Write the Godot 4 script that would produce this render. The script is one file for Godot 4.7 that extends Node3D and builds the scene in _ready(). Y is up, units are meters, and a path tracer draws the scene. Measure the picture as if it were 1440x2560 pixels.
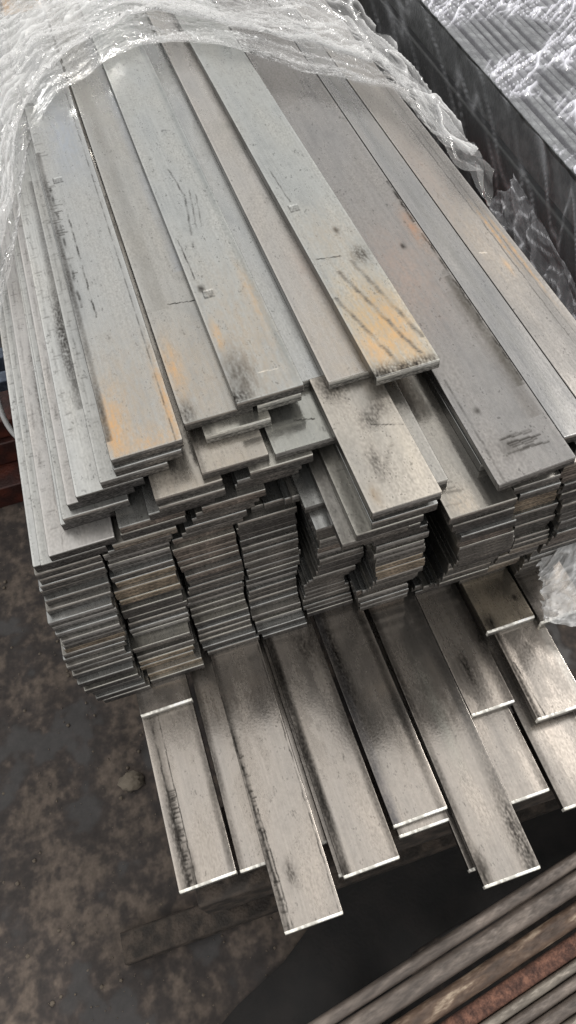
extends Node3D

# A bundle of flat steel bars in a yard, seen from above. x runs across the bars, z along them
# towards the viewer, y is up; y = 0 is the top face of the uppermost layer.
const T := 0.01            # bar thickness
const W := 0.06            # usual bar width
const REACH := 0.9         # metres of bar that one texture covers
const FLOOR_Y := -0.58

var noises := {}
var meshes := {}
var names := {}
var body_mats: Array = []
var end_mats: Array = []
var strip_mats: Array = []
var grain: Texture2D
var grain_square: Texture2D
var rng := RandomNumberGenerator.new()


func _ready() -> void:
	rng.seed = 7
	# ---- camera
	var cam := Camera3D.new()
	cam.name = "camera"
	cam.transform = Transform3D(Basis(Vector3(0.95162, -0.06790, 0.29967), Vector3(0.28543, 0.55644, -0.78033), Vector3(-0.11376, 0.82811, 0.54890)).orthonormalized(), Vector3.ZERO)
	cam.transform.basis = Basis(Vector3(0.95162, -0.06790, 0.29967), Vector3(0.28543, 0.55644, -0.78033), Vector3(-0.11376, 0.82811, 0.54890)).orthonormalized()
	cam.position = Vector3(-0.17644, 0.46572, 0.41452)
	cam.fov = 69.37
	cam.near = 0.02
	cam.far = 200.0
	add_child(cam)
	cam.current = true
	# ---- sky, light, exposure
	var env := Environment.new()
	env.background_mode = Environment.BG_SKY
	var sky := Sky.new()
	var sm := ProceduralSkyMaterial.new()
	sm.sky_top_color = Color(0.855, 0.85, 0.84)
	sm.sky_horizon_color = Color(0.36, 0.38, 0.40)
	sm.sky_curve = 0.2
	sm.sky_energy_multiplier = 1.0
	sm.ground_bottom_color = Color(0.12, 0.11, 0.10)
	sm.ground_horizon_color = Color(0.20, 0.20, 0.20)
	sm.sun_angle_max = 0.0
	sky.sky_material = sm
	env.sky = sky
	env.tonemap_mode = Environment.TONE_MAPPER_LINEAR
	env.tonemap_exposure = 1.85
	env.sdfgi_enabled = true
	env.ssao_enabled = true
	env.ssil_enabled = true
	var we := WorldEnvironment.new()
	we.name = "environment"
	we.environment = env
	add_child(we)
	var sun := DirectionalLight3D.new()
	sun.name = "veiled_sun"
	sun.light_energy = 0.30
	sun.light_color = Color(1.0, 0.985, 0.965)
	sun.light_angular_distance = 12.0
	sun.shadow_enabled = true
	sun.rotation_degrees = Vector3(-50, 113, 0)
	add_child(sun)

	make_noises()
	make_materials()
	build_floor()
	build_bearers()
	build_lower_bars()
	build_columns()
	build_top_bars()
	build_left_things()
	build_second_bundle()
	build_floor_rods()
	build_films()


# ------------------------------------------------------------------ helpers
func numbered(called: String) -> String:
	var n: int = names.get(called, 0)
	names[called] = n + 1
	return called if n == 0 else "%s_%03d" % [called, n]


func tag(o: Node, label: String, category: String, group := "", kind := "") -> void:
	if kind != "":
		o.set_meta("kind", kind)
	if label != "":
		o.set_meta("label", label)
	if category != "":
		o.set_meta("category", category)
	if group != "":
		o.set_meta("group", group)


func put(called: String, mesh: Mesh, mat: Material, parent: Node = null) -> MeshInstance3D:
	var o := MeshInstance3D.new()
	o.name = numbered(called) if parent == null else called
	o.mesh = mesh
	if mat:
		o.material_override = mat
	if parent == null:
		add_child(o, true)
	else:
		parent.add_child(o, true)
	return o


func thing(called: String, at: Vector3, label: String, category: String, group := "") -> Node3D:
	var o := Node3D.new()
	o.name = numbered(called)
	add_child(o, true)
	o.position = at
	tag(o, label, category, group)
	return o


class Build:
	var v := PackedVector3Array()
	var n := PackedVector3Array()
	var uv := PackedVector2Array()
	var ix := PackedInt32Array()

	func add(p: Vector3, nn: Vector3, t: Vector2) -> int:
		v.append(p)
		n.append(nn)
		uv.append(t)
		return v.size() - 1

	func tri(a: int, b: int, c: int) -> void:
		var g := (v[b] - v[a]).cross(v[c] - v[a])
		if g.dot(n[a] + n[b] + n[c]) > 0.0:
			ix.append_array(PackedInt32Array([a, c, b]))
		else:
			ix.append_array(PackedInt32Array([a, b, c]))

	func quad(a: int, b: int, c: int, d: int) -> void:
		tri(a, b, c)
		tri(a, c, d)

	func into(m: ArrayMesh) -> void:
		var arr := []
		arr.resize(Mesh.ARRAY_MAX)
		arr[Mesh.ARRAY_VERTEX] = v
		arr[Mesh.ARRAY_NORMAL] = n
		arr[Mesh.ARRAY_TEX_UV] = uv
		arr[Mesh.ARRAY_INDEX] = ix
		m.add_surface_from_arrays(Mesh.PRIMITIVE_TRIANGLES, arr)


# A flat bar: rounded long edges, a chamfered cut end at z = 0, running to z = -length. Surface 0 is the rolled body, surface 1 the cut end.
func bar_mesh(w: float, t: float, length: float, r := 0.0011, lip := 0.0009) -> ArrayMesh:
	var key := "%d_%d_%d_%d_%d" % [roundi(w * 2000), roundi(t * 2000), roundi(length * 100), roundi(r * 10000), roundi(lip * 10000)]
	if meshes.has(key):
		return meshes[key]
	var prof: Array = []
	var nor: Array = []
	var corners := [Vector2(w - r, t - r), Vector2(r, t - r), Vector2(r, r), Vector2(w - r, r)]
	for c in 4:
		for s in 4:
			var a: float = PI / 2 * c + PI / 6 * s
			nor.append(Vector2(cos(a), sin(a)))
			prof.append(corners[c] + r * Vector2(cos(a), sin(a)))
	var np := prof.size()
	var ch := lip
	var b := Build.new()
	var rings: Array = []
	var zs := [-ch, -length * 0.1, -length * 0.35, -length + ch]
	for z in zs:
		var ring: Array = []
		for i in np:
			var p: Vector2 = prof[i]
			ring.append(b.add(Vector3(p.x, p.y, z), Vector3(nor[i].x, nor[i].y, 0), Vector2(clampf(p.x / w, 0.004, 0.996) if absf(nor[i].x) > 0.8 else clampf(p.x / w, 0.02, 0.98), -z / REACH)))
		rings.append(ring)
	for k in rings.size() - 1:
		for i in np:
			var j := (i + 1) % np
			b.quad(rings[k][i], rings[k][j], rings[k + 1][j], rings[k + 1][i])
	var c := Build.new()
	for e in 2:   # the rolled-over lip of the cut, worn bright on the long ones
		var s := 1.0 if e == 0 else -1.0
		var zz: float = 0.0 if e == 0 else -length
		var into: Build = c if lip > 0.002 else b
		var rows: Array = []
		for q in 4:
			var f := q / 3.0
			var row: Array = []
			for i in np:
				var drop := minf(lip * 0.55, t * 0.35) * (1.0 - cos(f * PI / 2)) if prof[i].y > t / 2 else lip * 0.2 * f
				var ang := f * 1.0
				var nn := Vector3(nor[i].x * cos(ang), nor[i].y * cos(ang), s * sin(ang)).normalized()
				var side: Vector2 = prof[i] - Vector2(nor[i].x * 0.0006 * f, signf(nor[i].y) * drop)
				row.append(into.add(Vector3(side.x, side.y, zz - s * ch * (1.0 - sin(f * PI / 2))), nn, Vector2(side.x * 4, 0.1) if lip > 0.002 else Vector2(side.x / w, absf(zz) / REACH)))
			rows.append(row)
		for q in 3:
			for i in np:
				var j := (i + 1) % np
				into.quad(rows[q][i], rows[q][j], rows[q + 1][j], rows[q + 1][i])
		var mid := c.add(Vector3(w / 2, t / 2, zz), Vector3(0, 0, s), Vector2(w / 2 * 4, 0.5))
		var ring: Array = []
		for i in np:
			var q: Vector3 = into.v[rows[3][i]]
			ring.append(c.add(q, Vector3(0, 0, s), Vector2(q.x * 4, 1.0 - q.y / t)))
		for i in np:
			c.tri(mid, ring[i], ring[(i + 1) % np])
	var m := ArrayMesh.new()
	b.into(m)
	c.into(m)
	meshes[key] = m
	return m


# k is the layer counted down from the top, (x, z) the near left corner, lean how far it drifts sideways per metre going away.
func bar(k: float, x: float, z: float, w: float, lean: float, mat: Material, label: String, length := 1.3, end_kind := -1, group := "flat steel bars of the bundle", lip := 0.0011) -> MeshInstance3D:
	var o := MeshInstance3D.new()
	o.name = numbered("flat_bar")
	o.mesh = bar_mesh(w, T - 0.00015, length, 0.0008, lip)
	o.set_surface_override_material(0, mat)
	o.set_surface_override_material(1, end_mats[end_kind if end_kind >= 0 else rng.randi() % 6])
	add_child(o, true)
	o.position = Vector3(x, -T * k - T, z)
	o.rotation.y = -lean
	tag(o, label, "steel bar", group)
	return o


# ------------------------------------------------------------------ textures
func noise_bytes(called: String, freq: float, octaves: int, type: int, fractal: int, sd: int, size := 512) -> void:
	var f := FastNoiseLite.new()
	f.seed = sd
	f.noise_type = type
	f.frequency = freq
	f.fractal_type = fractal
	f.fractal_octaves = octaves
	var im := f.get_seamless_image(size, size)
	im.convert(Image.FORMAT_L8)
	noises[called] = im.get_data()


func make_noises() -> void:
	noise_bytes("speck", 0.22, 2, FastNoiseLite.TYPE_SIMPLEX_SMOOTH, FastNoiseLite.FRACTAL_FBM, 3)
	noise_bytes("cloud", 0.012, 4, FastNoiseLite.TYPE_SIMPLEX_SMOOTH, FastNoiseLite.FRACTAL_FBM, 11)
	noise_bytes("mott", 0.05, 3, FastNoiseLite.TYPE_SIMPLEX_SMOOTH, FastNoiseLite.FRACTAL_FBM, 19)
	var f := FastNoiseLite.new()
	f.seed = 5
	f.frequency = 0.16
	f.fractal_octaves = 3
	var im := f.get_seamless_image(96, 1440)   # same scale both ways on a bar face
	im.bump_map_to_normal_map(1.6)
	grain = ImageTexture.create_from_image(im)
	var im2 := f.get_seamless_image(256, 256)
	im2.bump_map_to_normal_map(1.6)
	grain_square = ImageTexture.create_from_image(im2)


# Albedo and roughness of one rolled steel face: 96 x 768 pixels, u across the bar, v along it from the cut end (0.9 m).
# marks: dictionaries drawn on it, lengths along v in metres.
func steel(sd: int, base: Color, marks: Array, rough := 0.36, dirt := 1.0, metal := 0.85) -> StandardMaterial3D:
	var w := 96
	var h := 768
	var n := w * h
	var sp: PackedByteArray = noises.speck
	var cl: PackedByteArray = noises.cloud
	var mo: PackedByteArray = noises.mott
	var r := PackedFloat32Array()
	var g := PackedFloat32Array()
	var bl := PackedFloat32Array()
	var ro := PackedFloat32Array()
	r.resize(n); g.resize(n); bl.resize(n); ro.resize(n)
	var ox := (sd * 137) & 511
	var oy := (sd * 211) & 511
	var streaks := PackedFloat32Array()
	for x in w:
		streaks.append((mo[((ox + x * 5) & 511) + 512 * (oy & 511)] - 128) / 128.0 * 0.025)
	var i := 0
	for y in h:
		var yb := ((oy + y) & 511) * 512
		var yc := ((oy + (y >> 1)) & 511) * 512
		var ys := ((oy + (y >> 3)) & 511) * 512
		for x in w:
			var c: float = (cl[((ox + x) & 511) + yc] - 128) / 128.0
			var s: float = (sp[((ox + x) & 511) + yb] - 128) / 128.0
			var st: float = (mo[((ox + x * 3) & 511) + ys] - 128) / 128.0
			var m: float = (mo[((oy + x) & 511) + yb] - 128) / 128.0
			var zone := smoothstep(-0.05, 0.35, c + 0.5 * m)   # gritty, duller areas
			var q := 1.0 - 0.05 * zone + 0.06 * zone * s * dirt + 0.07 * c + 0.04 * s * dirt + 0.03 * st + streaks[x] + 0.04 * m * dirt
			var pit := s * 0.75 + m * 0.55
			if pit > 0.50:
				q *= 1.0 - minf(0.26, (pit - 0.50) * 1.6) * dirt
			var e := minf(x, w - 1 - x)
			if e < 1.0:      # rolled edges darkened in colour, standing for the shade in the grooves
				q *= 0.60
			elif e < 4.0:
				q *= 1.06
			r[i] = base.r * (q + 0.008 * c)
			g[i] = base.g * q
			bl[i] = base.b * (q - 0.010 * c)
			ro[i] = rough - 0.09 + 0.07 * zone + 0.05 * c + 0.04 * s + 0.02 * st
			i += 1
	for mk in marks:
		match mk.t:
			"patch":   # a soft stain or painted sheen: colour, size ru (of the width) x rv (metres)
				var col: Color = mk.c
				var ru: float = mk.ru * w
				var rv: float = mk.rv / REACH * h
				var cx: float = mk.u * w
				var cy: float = mk.v / REACH * h
				for y in range(maxi(0, int(cy - 2 * rv)), mini(h, int(cy + 2 * rv))):
					for x in range(maxi(0, int(cx - 2 * ru)), mini(w, int(cx + 2 * ru))):
						var d := Vector2((x - cx) / ru, (y - cy) / rv).length_squared()
						var nz: float = mo[((ox + x * 2) & 511) + ((oy + y) & 511) * 512] / 255.0
						var nf: float = sp[((oy + x) & 511) + ((ox + y) & 511) * 512] / 255.0
						var a: float = clampf(mk.a * exp(-d * 1.4) * (0.25 + 1.1 * nz + mk.get("grit", 0.25) * (nf - 0.5) * 2.0), 0.0, 1.0)
						var j := y * w + x
						r[j] = lerpf(r[j], col.r, a)
						g[j] = lerpf(g[j], col.g, a)
						bl[j] = lerpf(bl[j], col.b, a)
						ro[j] += mk.get("dr", 0.15) * a
			"line":   # a scratch or scuff from (u, v) to (u2, v2)
				var p0 := Vector2(mk.u * w, mk.v / REACH * h)
				var p1 := Vector2(mk.u2 * w, mk.v2 / REACH * h)
				var wd: float = mk.w
				var steps := int(p0.distance_to(p1)) + 1
				for k in steps:
					var p := p0.lerp(p1, k / float(steps))
					var wob: float = (mo[((sd * 31 + k) & 511) + ((sd * 17) & 511) * 512] - 128) / 128.0
					var gap: float = cl[((sd * 13 + k * 3) & 511) + ((sd * 7) & 511) * 512] / 255.0
					for dx in range(-int(wd) - 1, int(wd) + 2):
						var x := int(p.x + wob * mk.get("wob", 1.0)) + dx
						if x < 0 or x >= w or p.y >= h:
							continue
						var nf: float = sp[((k * 3 + x) & 511) + ((oy + int(p.y)) & 511) * 512] / 255.0
						var a: float = mk.a * clampf(1.2 - absf(dx) / (wd + 0.5), 0, 1) * clampf(gap * 2.0 - mk.get("broken", 0.3), 0, 1) * (0.5 + nf)
						var j := int(p.y) * w + x
						var tone: float = mk.get("tone", 0.12)
						a = clampf(a, 0, 1)
						r[j] = lerpf(r[j], tone, a)
						g[j] = lerpf(g[j], tone * 0.96, a)
						bl[j] = lerpf(bl[j], tone * 0.9, a)
						ro[j] += 0.2 * a
			"ticks":   # short rolling marks across the bar
				var gen := RandomNumberGenerator.new()
				gen.seed = sd * 7 + 1
				for k in mk.n:
					var y := int(lerpf(mk.v, mk.v2, gen.randf()) / REACH * h)
					var x0 := int((mk.u + gen.randf() * mk.du * 0.5) * w)
					var run := int(mk.du * w * (0.3 + 0.7 * gen.randf()))
					var a: float = mk.a * (0.4 + 0.6 * gen.randf())
					for x in range(x0, mini(w, x0 + run)):
						for dy in 2:
							var yy := y + dy - (x - x0) / 14
							if yy < 0 or yy >= h:
								continue
							var j := yy * w + x
							var aa := a * (1.0 - 0.6 * dy)
							r[j] = lerpf(r[j], 0.13, aa)
							g[j] = lerpf(g[j], 0.12, aa)
							bl[j] = lerpf(bl[j], 0.11, aa)
			"stamp":   # a small pressed rectangle, shade and highlight painted along its edges
				var x0 := int(mk.u * w)
				var y0 := int(mk.v / REACH * h)
				for y in range(maxi(0, y0), mini(h, y0 + 11)):
					for x in range(x0, mini(w, x0 + 17)):
						var j := y * w + x
						var wear: float = sp[((ox + x) & 511) + ((oy + y) & 511) * 512] / 255.0
						var k := 0.72 + 0.30 * wear
						if y - y0 < 2 or x - x0 < 2:
							k = 0.45 + 0.5 * wear
						elif y - y0 > 8:
							k = 1.05 + 0.25 * wear
						r[j] *= k
						g[j] *= k
						bl[j] *= k
			"band":   # a stripe along the whole bar
				var x0 := int(mk.u * w)
				var x1 := int(mk.u2 * w)
				for y in range(int(mk.get("v", 0.0) / REACH * h), int(minf(REACH, mk.get("v2", REACH)) / REACH * h)):
					for x in range(maxi(0, x0), mini(w, x1)):
						var soft := sin(PI * (x - x0 + 0.5) / float(x1 - x0))
						var nz: float = cl[((ox + x * 2) & 511) + ((oy + y) & 511) * 512] / 255.0
						var nf: float = sp[((oy + x) & 511) + ((ox + y) & 511) * 512] / 255.0
						var a: float = clampf(mk.a * soft * (0.35 + nz * 0.9) * (0.6 + 0.8 * nf), 0, 1)
						var j := y * w + x
						var col: Color = mk.c
						r[j] = lerpf(r[j], col.r, a)
						g[j] = lerpf(g[j], col.g, a)
						bl[j] = lerpf(bl[j], col.b, a)
						ro[j] += mk.get("dr", 0.1) * a
	var ab := PackedByteArray()
	var rb := PackedByteArray()
	ab.resize(n * 3)
	rb.resize(n)
	for k in n:
		ab[k * 3] = int(clampf(r[k], 0, 1) * 255.0)
		ab[k * 3 + 1] = int(clampf(g[k], 0, 1) * 255.0)
		ab[k * 3 + 2] = int(clampf(bl[k], 0, 1) * 255.0)
		rb[k] = int(clampf(ro[k], 0.08, 0.95) * 255.0)
	var mat := StandardMaterial3D.new()
	mat.albedo_texture = ImageTexture.create_from_image(Image.create_from_data(w, h, false, Image.FORMAT_RGB8, ab))
	mat.roughness_texture = ImageTexture.create_from_image(Image.create_from_data(w, h, false, Image.FORMAT_L8, rb))
	mat.roughness_texture_channel = BaseMaterial3D.TEXTURE_CHANNEL_RED
	mat.roughness = 1.0
	mat.metallic = metal
	mat.metallic_specular = 0.5
	mat.normal_enabled = true
	mat.normal_texture = grain
	mat.normal_scale = 0.035
	return mat


# The cut end of a bar: a smoother sheared band above, a rough torn band below.
func cut_end(sd: int, top: Color, low: Color, split: float) -> StandardMaterial3D:
	var w := 256
	var h := 40
	var sp: PackedByteArray = noises.speck
	var cl: PackedByteArray = noises.cloud
	var mo: PackedByteArray = noises.mott
	var ab := PackedByteArray()
	ab.resize(w * h * 3)
	for y in h:
		for x in w:
			var c: float = (cl[((sd * 91 + x * 2) & 511) + ((sd * 47 + y) & 511) * 512] - 128) / 128.0
			var s: float = (sp[((sd * 53 + x) & 511) + ((sd * 29 + y) & 511) * 512] - 128) / 128.0
			var m: float = (mo[((sd * 17 + x) & 511) + ((sd * 71 + y * 4) & 511) * 512] - 128) / 128.0
			var vv := y / float(h) + 0.10 * c + 0.05 * m
			var f := smoothstep(split - 0.12, split + 0.12, vv)
			var step := 0.30 * smoothstep(0.22, 0.12, vv) - 0.24 * exp(-pow((vv - split) / 0.06, 2.0)) - 0.22 * smoothstep(0.78, 0.95, vv)
			var col := top.lerp(low, f)
			var band_n: float = (mo[((sd * 17 + x / 5) & 511) + ((sd * 71 + y * 6) & 511) * 512] - 128) / 128.0
			var q := 1.0 + 0.26 * c + (0.20 + 0.45 * f) * s + 0.22 * m + 0.30 * band_n + step
			var j := (y * w + x) * 3
			ab[j] = int(clampf(col.r * q, 0, 1) * 255)
			ab[j + 1] = int(clampf(col.g * q, 0, 1) * 255)
			ab[j + 2] = int(clampf(col.b * q, 0, 1) * 255)
	var mat := StandardMaterial3D.new()
	mat.albedo_texture = ImageTexture.create_from_image(Image.create_from_data(w, h, false, Image.FORMAT_RGB8, ab))
	mat.roughness = 0.5
	mat.metallic = 0.6
	mat.normal_enabled = true
	mat.normal_texture = grain_square
	mat.normal_scale = 0.8
	return mat


func patch(u: float, v: float, ru: float, rv: float, a: float, c: Color, dr := 0.15, grit := 0.25) -> Dictionary:
	return {"t": "patch", "u": u, "v": v, "ru": ru, "rv": rv, "a": a, "c": c, "dr": dr, "grit": grit}


func line(u: float, v: float, u2: float, v2: float, w: float, a: float, broken := 0.3, wob := 1.0, tone := 0.12) -> Dictionary:
	return {"t": "line", "u": u, "v": v, "u2": u2, "v2": v2, "w": w, "a": a, "broken": broken, "wob": wob, "tone": tone}


func band(u: float, u2: float, a: float, c: Color, dr := 0.1, v := 0.0, v2 := 0.9) -> Dictionary:
	return {"t": "band", "u": u, "u2": u2, "a": a, "c": c, "dr": dr, "v": v, "v2": v2}


func ticks(u: float, du: float, v: float, v2: float, n: int, a: float) -> Dictionary:
	return {"t": "ticks", "u": u, "du": du, "v": v, "v2": v2, "n": n, "a": a}


func noise_mat(a: Color, b: Color, freq: float, rough: float, metal: float, scale: float, sd: int, bump := 0.6, c := Color(0, 0, 0, 0), gain := 0.5) -> StandardMaterial3D:
	var f := FastNoiseLite.new()
	f.seed = sd
	f.frequency = freq
	f.fractal_octaves = 6
	f.fractal_gain = gain
	var t := NoiseTexture2D.new()
	t.width = 512
	t.height = 512
	t.seamless = true
	t.noise = f
	var ramp := Gradient.new()
	ramp.set_color(0, a)
	ramp.set_color(1, b)
	ramp.set_offset(0, 0.25)
	ramp.set_offset(1, 0.75)
	if c.a > 0.0:
		ramp.add_point(0.55, c)
	t.color_ramp = ramp
	var m := StandardMaterial3D.new()
	m.albedo_texture = t
	m.roughness = rough
	m.metallic = metal
	m.uv1_triplanar = true
	m.uv1_scale = Vector3.ONE * scale
	m.normal_enabled = true
	m.normal_texture = grain_square
	m.normal_scale = bump
	return m


const TAN := Color(0.64, 0.59, 0.53)
const ORANGE := Color(0.80, 0.61, 0.41)
const GRIME := Color(0.14, 0.13, 0.12)
const PINK := Color(0.62, 0.55, 0.51)
const BLUE := Color(0.60, 0.63, 0.68)  # cool reflected sheen, painted into the colour of the top bars
const STEEL := Color(0.635, 0.637, 0.63)
const WARM := Color(0.66, 0.632, 0.603)


func make_materials() -> void:
	for i in 4:
		body_mats.append(steel(40 + i, [STEEL, Color(0.60, 0.59, 0.57), Color(0.66, 0.65, 0.62), Color(0.56, 0.56, 0.55)][i], [band(-0.05, 0.2, 0.3, GRIME), ticks(0.1, 0.3, 0.0, 0.9, 14, 0.25)]))
	for i in 3:   # the stepped bars at the left edge, of which only a strip shows
		strip_mats.append(steel(60 + i, [Color(0.70, 0.70, 0.69), Color(0.66, 0.66, 0.65), Color(0.68, 0.67, 0.66)][i], [ticks(0.05, 0.14, 0.0, 0.5, 26, 0.26), ticks(0.02, 0.10, 0.0, 0.8, 22, 0.2), line(0.10, 0.1, 0.12, 0.85, 1.6, 0.2, 0.5), line(0.24, 0.0, 0.22, 0.6, 0.6, 0.2, 0.5), band(0.26, 0.50, 0.45, GRIME, 0.1, 0.1, 0.5), patch(0.3, 0.2, 0.1, 0.07, 0.6, GRIME, 0.1, 0.9)], 0.42))
	var d := Color(0.39, 0.375, 0.36)
	end_mats = [
		cut_end(1, Color(0.550, 0.528, 0.506), Color(0.363, 0.352, 0.341), 0.35),
		cut_end(2, Color(0.484, 0.473, 0.462), d, 0.45),
		cut_end(3, Color(0.440, 0.429, 0.418), Color(0.319, 0.308, 0.303), 0.3),
		cut_end(4, Color(0.61, 0.58, 0.54), Color(0.45, 0.415, 0.38), 0.5),
		cut_end(5, Color(0.54, 0.505, 0.475), Color(0.44, 0.405, 0.38), 0.4),
		cut_end(6, Color(0.594, 0.583, 0.572), Color(0.396, 0.385, 0.374), 0.55),
		cut_end(7, Color(0.64, 0.59, 0.52), Color(0.53, 0.48, 0.42), 0.4),
		cut_end(8, Color(0.70, 0.69, 0.665), Color(0.50, 0.49, 0.47), 0.5),
	]
	end_mats[7].roughness = 0.35
	end_mats[7].metallic = 0.35


const ORDINAL := ["topmost", "second", "third", "fourth", "fifth", "sixth", "seventh", "eighth", "ninth", "tenth", "eleventh", "twelfth", "thirteenth", "fourteenth", "fifteenth", "sixteenth", "seventeenth", "eighteenth", "nineteenth", "twentieth", "twenty-first", "twenty-second", "twenty-third", "twenty-fourth", "twenty-fifth", "twenty-sixth", "twenty-seventh", "twenty-eighth", "twenty-ninth", "thirtieth", "thirty-first"]
const END_LOOK := ["grey", "grey", "dark grey", "tan tinged", "brown tinged", "grey", "rust tan", "light grey"]


func profile_at(p: Array, k: float) -> Vector2:
	for i in p.size() - 1:
		if k <= p[i + 1].x:
			var f: float = clampf((k - p[i].x) / (p[i + 1].x - p[i].x), 0, 1)
			return Vector2(lerpf(p[i].y, p[i + 1].y, f), lerpf(p[i].z, p[i + 1].z, f))
	return Vector2(p[-1].y, p[-1].z)


# One column of the stack: a bar per layer, its near left corner following the profile (layer, x, z).
func column(where: String, k0: int, k1: int, p: Array, next: Array, slim_from := 99, slim_to := 99, slim := W) -> void:
	var run := 0
	var kind := 0
	var shift := 0.0
	for k in range(k0, k1 + 1):
		var c := profile_at(p, k)
		var x := c.x + rng.randf_range(-0.0019, 0.0019)
		var right := x + (slim + rng.randf_range(-0.002, 0.002) if k >= slim_from and k <= slim_to else W)
		if next.size() and k >= next[0].x:
			right = minf(right, profile_at(next, k).x - 0.0018)
		var w := floorf((right - x) * 1000.0) / 1000.0
		if run <= 0:
			run = rng.randi_range(1, 4)
			kind = [0, 1, 2, 1, 5, 0, 3, 4, 5, 1, 2, 0, 1, 5, 2, 6][rng.randi() % 16]
			shift = rng.randf_range(-0.003, 0.003)
		run -= 1
		var z := c.y + shift + rng.randf_range(-0.0025, 0.0025) + (0.004 if rng.randf() < 0.12 else 0.0)
		if k == k1:
			z = c.y
		var o := bar(k, x, z, w, rng.randf_range(-0.006, 0.006), body_mats[rng.randi() % 4], "%s ended bar, %s down in the %s" % [END_LOOK[kind], ORDINAL[k - k0], where], 1.3, kind)
		o.rotation.x = rng.randf_range(-0.0008, 0.0008)


# ------------------------------------------------------------------ floor and bearers
func build_floor() -> void:
	# one sheet: fine and uneven near the bundle, coarse out to the horizon
	var f := FastNoiseLite.new()
	f.seed = 21
	f.frequency = 9.0
	f.fractal_octaves = 4
	var lines := PackedFloat32Array()
	for i in 141:
		var s := (i - 70) / 70.0
		lines.append(0.9 * s + 60.0 * pow(absf(s), 9.0) * signf(s))
	var b := Build.new()
	var n := lines.size()
	for iz in n:
		for ix in n:
			var x := lines[ix] - 0.15
			var z := lines[iz] - 0.1
			var near := 1.0 if absf(x) < 1.6 and absf(z) < 1.6 else 0.0
			var y := FLOOR_Y + near * 0.006 * f.get_noise_2d(x, z)
			b.add(Vector3(x, y, z), Vector3.UP, Vector2(x, z))
	for iz in n - 1:
		for ix in n - 1:
			var a := iz * n + ix
			b.quad(a, a + 1, a + n + 1, a + n)
	var m := ArrayMesh.new()
	b.into(m)
	var st := SurfaceTool.new()
	st.create_from(m, 0)
	st.generate_normals()
	var o := put("concrete_floor", st.commit(), floor_mat())
	tag(o, "dark oily concrete floor with tan dusty blotches", "floor", "", "structure")
	# crumbs and grit
	var gr := RandomNumberGenerator.new()
	gr.seed = 4
	var mm := MultiMesh.new()
	mm.transform_format = MultiMesh.TRANSFORM_3D
	mm.mesh = pebble_mesh(1)
	mm.instance_count = 1400
	for i in 1400:
		var s := 0.0006 + 0.0024 * pow(gr.randf(), 6.0)
		var p := Vector3(gr.randf_range(-0.75, -0.15), FLOOR_Y + s * 0.3, gr.randf_range(-0.45, 0.55))
		mm.set_instance_transform(i, Transform3D(Basis.from_euler(Vector3(gr.randf() * 6, gr.randf() * 6, 0)).scaled(Vector3(s, s * 0.6, s)), p))
	var g := MultiMeshInstance3D.new()
	g.name = "grit"
	g.multimesh = mm
	g.material_override = noise_mat(Color(0.28, 0.25, 0.22), Color(0.46, 0.42, 0.37), 0.02, 0.9, 0.0, 8.0, 33)
	add_child(g, true)
	tag(g, "loose crumbs and grit scattered over the dark floor", "grit", "", "stuff")
	var s := put("pebble", pebble_mesh(2), noise_mat(Color(0.36, 0.33, 0.29), Color(0.52, 0.48, 0.43), 0.03, 0.9, 0.0, 6.0, 8))
	s.scale = Vector3(0.016, 0.010, 0.013)
	s.position = Vector3(-0.372, FLOOR_Y + 0.005, 0.078)
	tag(s, "pale lump of stone on the floor left of the lowest bars", "stone")


func pebble_mesh(sd: int) -> ArrayMesh:
	var f := FastNoiseLite.new()
	f.seed = sd
	f.frequency = 0.9
	var b := Build.new()
	var nu := 20
	var nv := 12
	for j in nv + 1:
		for i in nu:
			var th := PI * j / nv
			var ph := TAU * i / nu
			var d := Vector3(sin(th) * cos(ph), cos(th), sin(th) * sin(ph))
			b.add(d * (1.0 + 0.55 * f.get_noise_3dv(d * 1.9) + 0.25 * f.get_noise_3dv(d * 5.0)), d, Vector2(i, j))
	for j in nv:
		for i in nu:
			b.quad(j * nu + i, j * nu + (i + 1) % nu, (j + 1) * nu + (i + 1) % nu, (j + 1) * nu + i)
	var m := ArrayMesh.new()
	b.into(m)
	return m


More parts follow.
